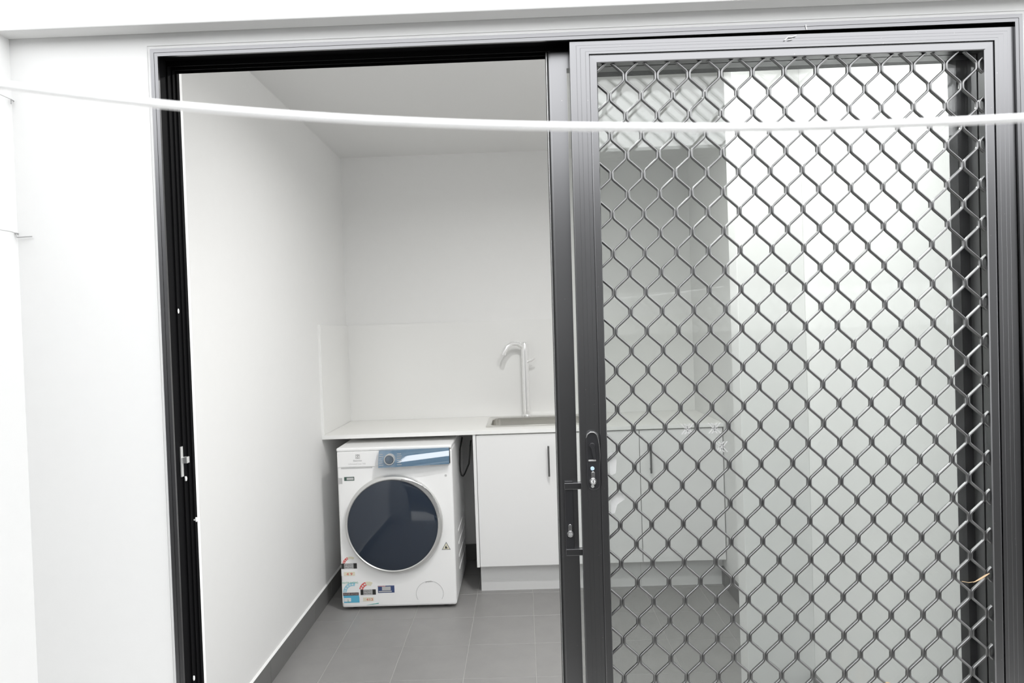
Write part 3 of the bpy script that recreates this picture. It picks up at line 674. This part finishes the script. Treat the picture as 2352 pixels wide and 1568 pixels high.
def wire(pts, hook, label):
    o = thing('line_wire', hook[0], label, 'wire', None)
    t = MB(); t.tube(pts, 0.0007, 6); t.build('strand', 'wire', o)
    h = MB(); h.tube(hook, 0.0013, 6); h.build('hook', 'wire', o)
wire([(-1.0745, -0.010, 1.9617), (-1.045, -0.06, 1.9470), (-0.965, -0.2, 1.9071), (-0.85, -0.4, 1.865)], [(-1.0765, 0.0, 1.9617), (-1.0748, -0.010, 1.9617), (-1.0750, -0.010, 1.9520)], 'thin grey wire hooked high in the corner of the outer wall')
wire([(-1.0790, -0.010, 1.6765), (-1.05, -0.06, 1.6710), (-0.9767, -0.2, 1.6531), (-0.85, -0.4, 1.62)], [(-1.0795, 0.0, 1.6765), (-1.0790, -0.009, 1.6765), (-1.0765, -0.009, 1.6671), (-1.0457, -0.006, 1.6682)], 'thin grey wire on a small pin lower in the outer wall corner')

def scrap(name, poly, y, th, m, label, cat):
    xs = [p[0] for p in poly]; zs = [p[1] for p in poly]
    b = MB(); n = len(poly)
    b.prism(poly, y, y + th)
    return tag(b.build(name, m), label, cat)
scrap('plastic_film', [(0.1815, 1.108), (0.1950, 1.113), (0.1975, 1.140), (0.1945, 1.160), (0.1815, 1.158)], 0.0155, 0.0006, 'film', 'torn clear film scrap on the screen beside the black lock', 'plastic film')
scrap('plastic_film', [(0.1815, 1.025), (0.1900, 1.026), (0.1960, 1.045), (0.2130, 1.056), (0.2090, 1.068), (0.1930, 1.074), (0.1815, 1.070)], 0.0155, 0.0006, 'film', 'torn clear film scrap on the screen below the black lock', 'plastic film')
def tape(cx, cz, label):
    o = thing('tape_mark', (cx, 0.0495, cz - 0.015), label, 'tape mark')
    for s in (1, -1):
        for d in (-0.0035, 0.0035):
            b = MB(); a = 0.0115
            b.add([(cx - a * 0.8 * s + d - 0.0013, y, cz - a) for y in (0.0498, 0.0508)] + [(cx - a * 0.8 * s + d + 0.0013, y, cz - a) for y in (0.0498, 0.0508)] +
                  [(cx + a * 0.8 * s + d - 0.0013, y, cz + a) for y in (0.0498, 0.0508)] + [(cx + a * 0.8 * s + d + 0.0013, y, cz + a) for y in (0.0498, 0.0508)],
                  [(0, 2, 6, 4), (1, 5, 7, 3), (0, 1, 3, 2), (4, 6, 7, 5), (0, 4, 5, 1), (2, 3, 7, 6)])
            b.build('strip', 'ink_white', o)
tape(0.361, 1.199, 'small white crossed tape mark on the glass, nearest the lock')
tape(0.421, 1.199, 'small white crossed tape mark on the glass, top right of the three')
tape(0.435, 1.157, 'small white crossed tape mark on the glass, lowest of the three')
lf = MB(); n = 8; vs = []; fs = []
ax, az, bx, bz = 0.950, 0.857, 0.985, 0.876
for i in range(n + 1):
    t = i / n; w = 0.0045 * math.sin(PI * min(1, t * 1.05)) * (0.4 + t); x = ax + (bx - ax) * t; z = az + (bz - az) * t
    for s, y in ((-1, 0.004), (0, 0.0025), (1, 0.004)): vs.append((x + 0.45 * w * s, y - 0.002 * math.sin(3 * t), z - 0.89 * w * s * -1))
m0 = len(vs); vs += [(v[0], v[1] + 0.0006, v[2]) for v in vs]
for i in range(n):
    for k in range(2):
        a = i * 3 + k; fs.append((a, a + 1, a + 4, a + 3)); fs.append((m0 + a, m0 + a + 3, m0 + a + 4, m0 + a + 1))
for i in range(n): fs.append((i * 3, i * 3 + 3, m0 + i * 3 + 3, m0 + i * 3)); fs.append((i * 3 + 2, m0 + i * 3 + 2, m0 + i * 3 + 5, i * 3 + 5))
lf.add(vs, fs); lf.tube([(0.926, 0.004, 0.860), (0.940, 0.0035, 0.857), (0.956, 0.003, 0.859)], 0.0006, 6)
tag(lf.build('dry_leaf', 'leaf'), 'dry tan grass blade caught in the grille beside the right jamb', 'leaf')
lf = MB(); nn = 12; vs = []; fs = []
for i in range(nn + 1):
    t = i / nn
    for j in range(5):
        s = j / 4 - 0.5; vs.append((0.744 + 0.028 * t + 0.003 * s, 0.002 - 0.004 * math.cos(2 * PI * s) - 0.002 * math.sin(9 * t), 0.640 - 0.05 * (j / 4) - 0.004 * math.sin(6 * t) * (1 - j / 4) + 0.002))
m0 = len(vs); vs += [(v[0], v[1] + 0.0008, v[2]) for v in vs]
for i in range(nn):
    for j in range(4):
        a = i * 5 + j; fs.append((a, a + 1, a + 6, a + 5)); fs.append((m0 + a, m0 + a + 5, m0 + a + 6, m0 + a + 1))
for j in range(4): fs.append((j, m0 + j, m0 + j + 1, j + 1)); a = nn * 5 + j; fs.append((a, a + 1, m0 + a + 1, m0 + a))
for i in range(nn): fs.append((i * 5, i * 5 + 5, m0 + i * 5 + 5, m0 + i * 5)); a = i * 5 + 4; fs.append((a, m0 + a, m0 + a + 5, a + 5))
tag(lf.add(vs, fs).build('dry_leaf', 'leaf', smooth=True), 'curled brown dry leaf on the grille at the bottom edge of the view', 'leaf')
tb = MB(); tb.tube([(0.578, -0.003, 2.024), (0.586, -0.0035, 2.031), (0.594, -0.003, 2.0305), (0.603, -0.0035, 2.033)], 0.0011, 6); tb.tube([(0.586, -0.003, 2.0245), (0.596, -0.003, 2.0265)], 0.0009, 6)
tag(tb.build('lint_scrap', 'lint'), 'curled white lint scrap on the rail over the grille', 'lint')
tb = MB(); tb.tube([(0.6215, -0.0075, 2.053), (0.6222, -0.0072, 2.047), (0.6238, -0.0068, 2.0425)], 0.001, 6)
tag(tb.build('lint_scrap', 'lint'), 'short upright white lint thread on the door frame head', 'lint')
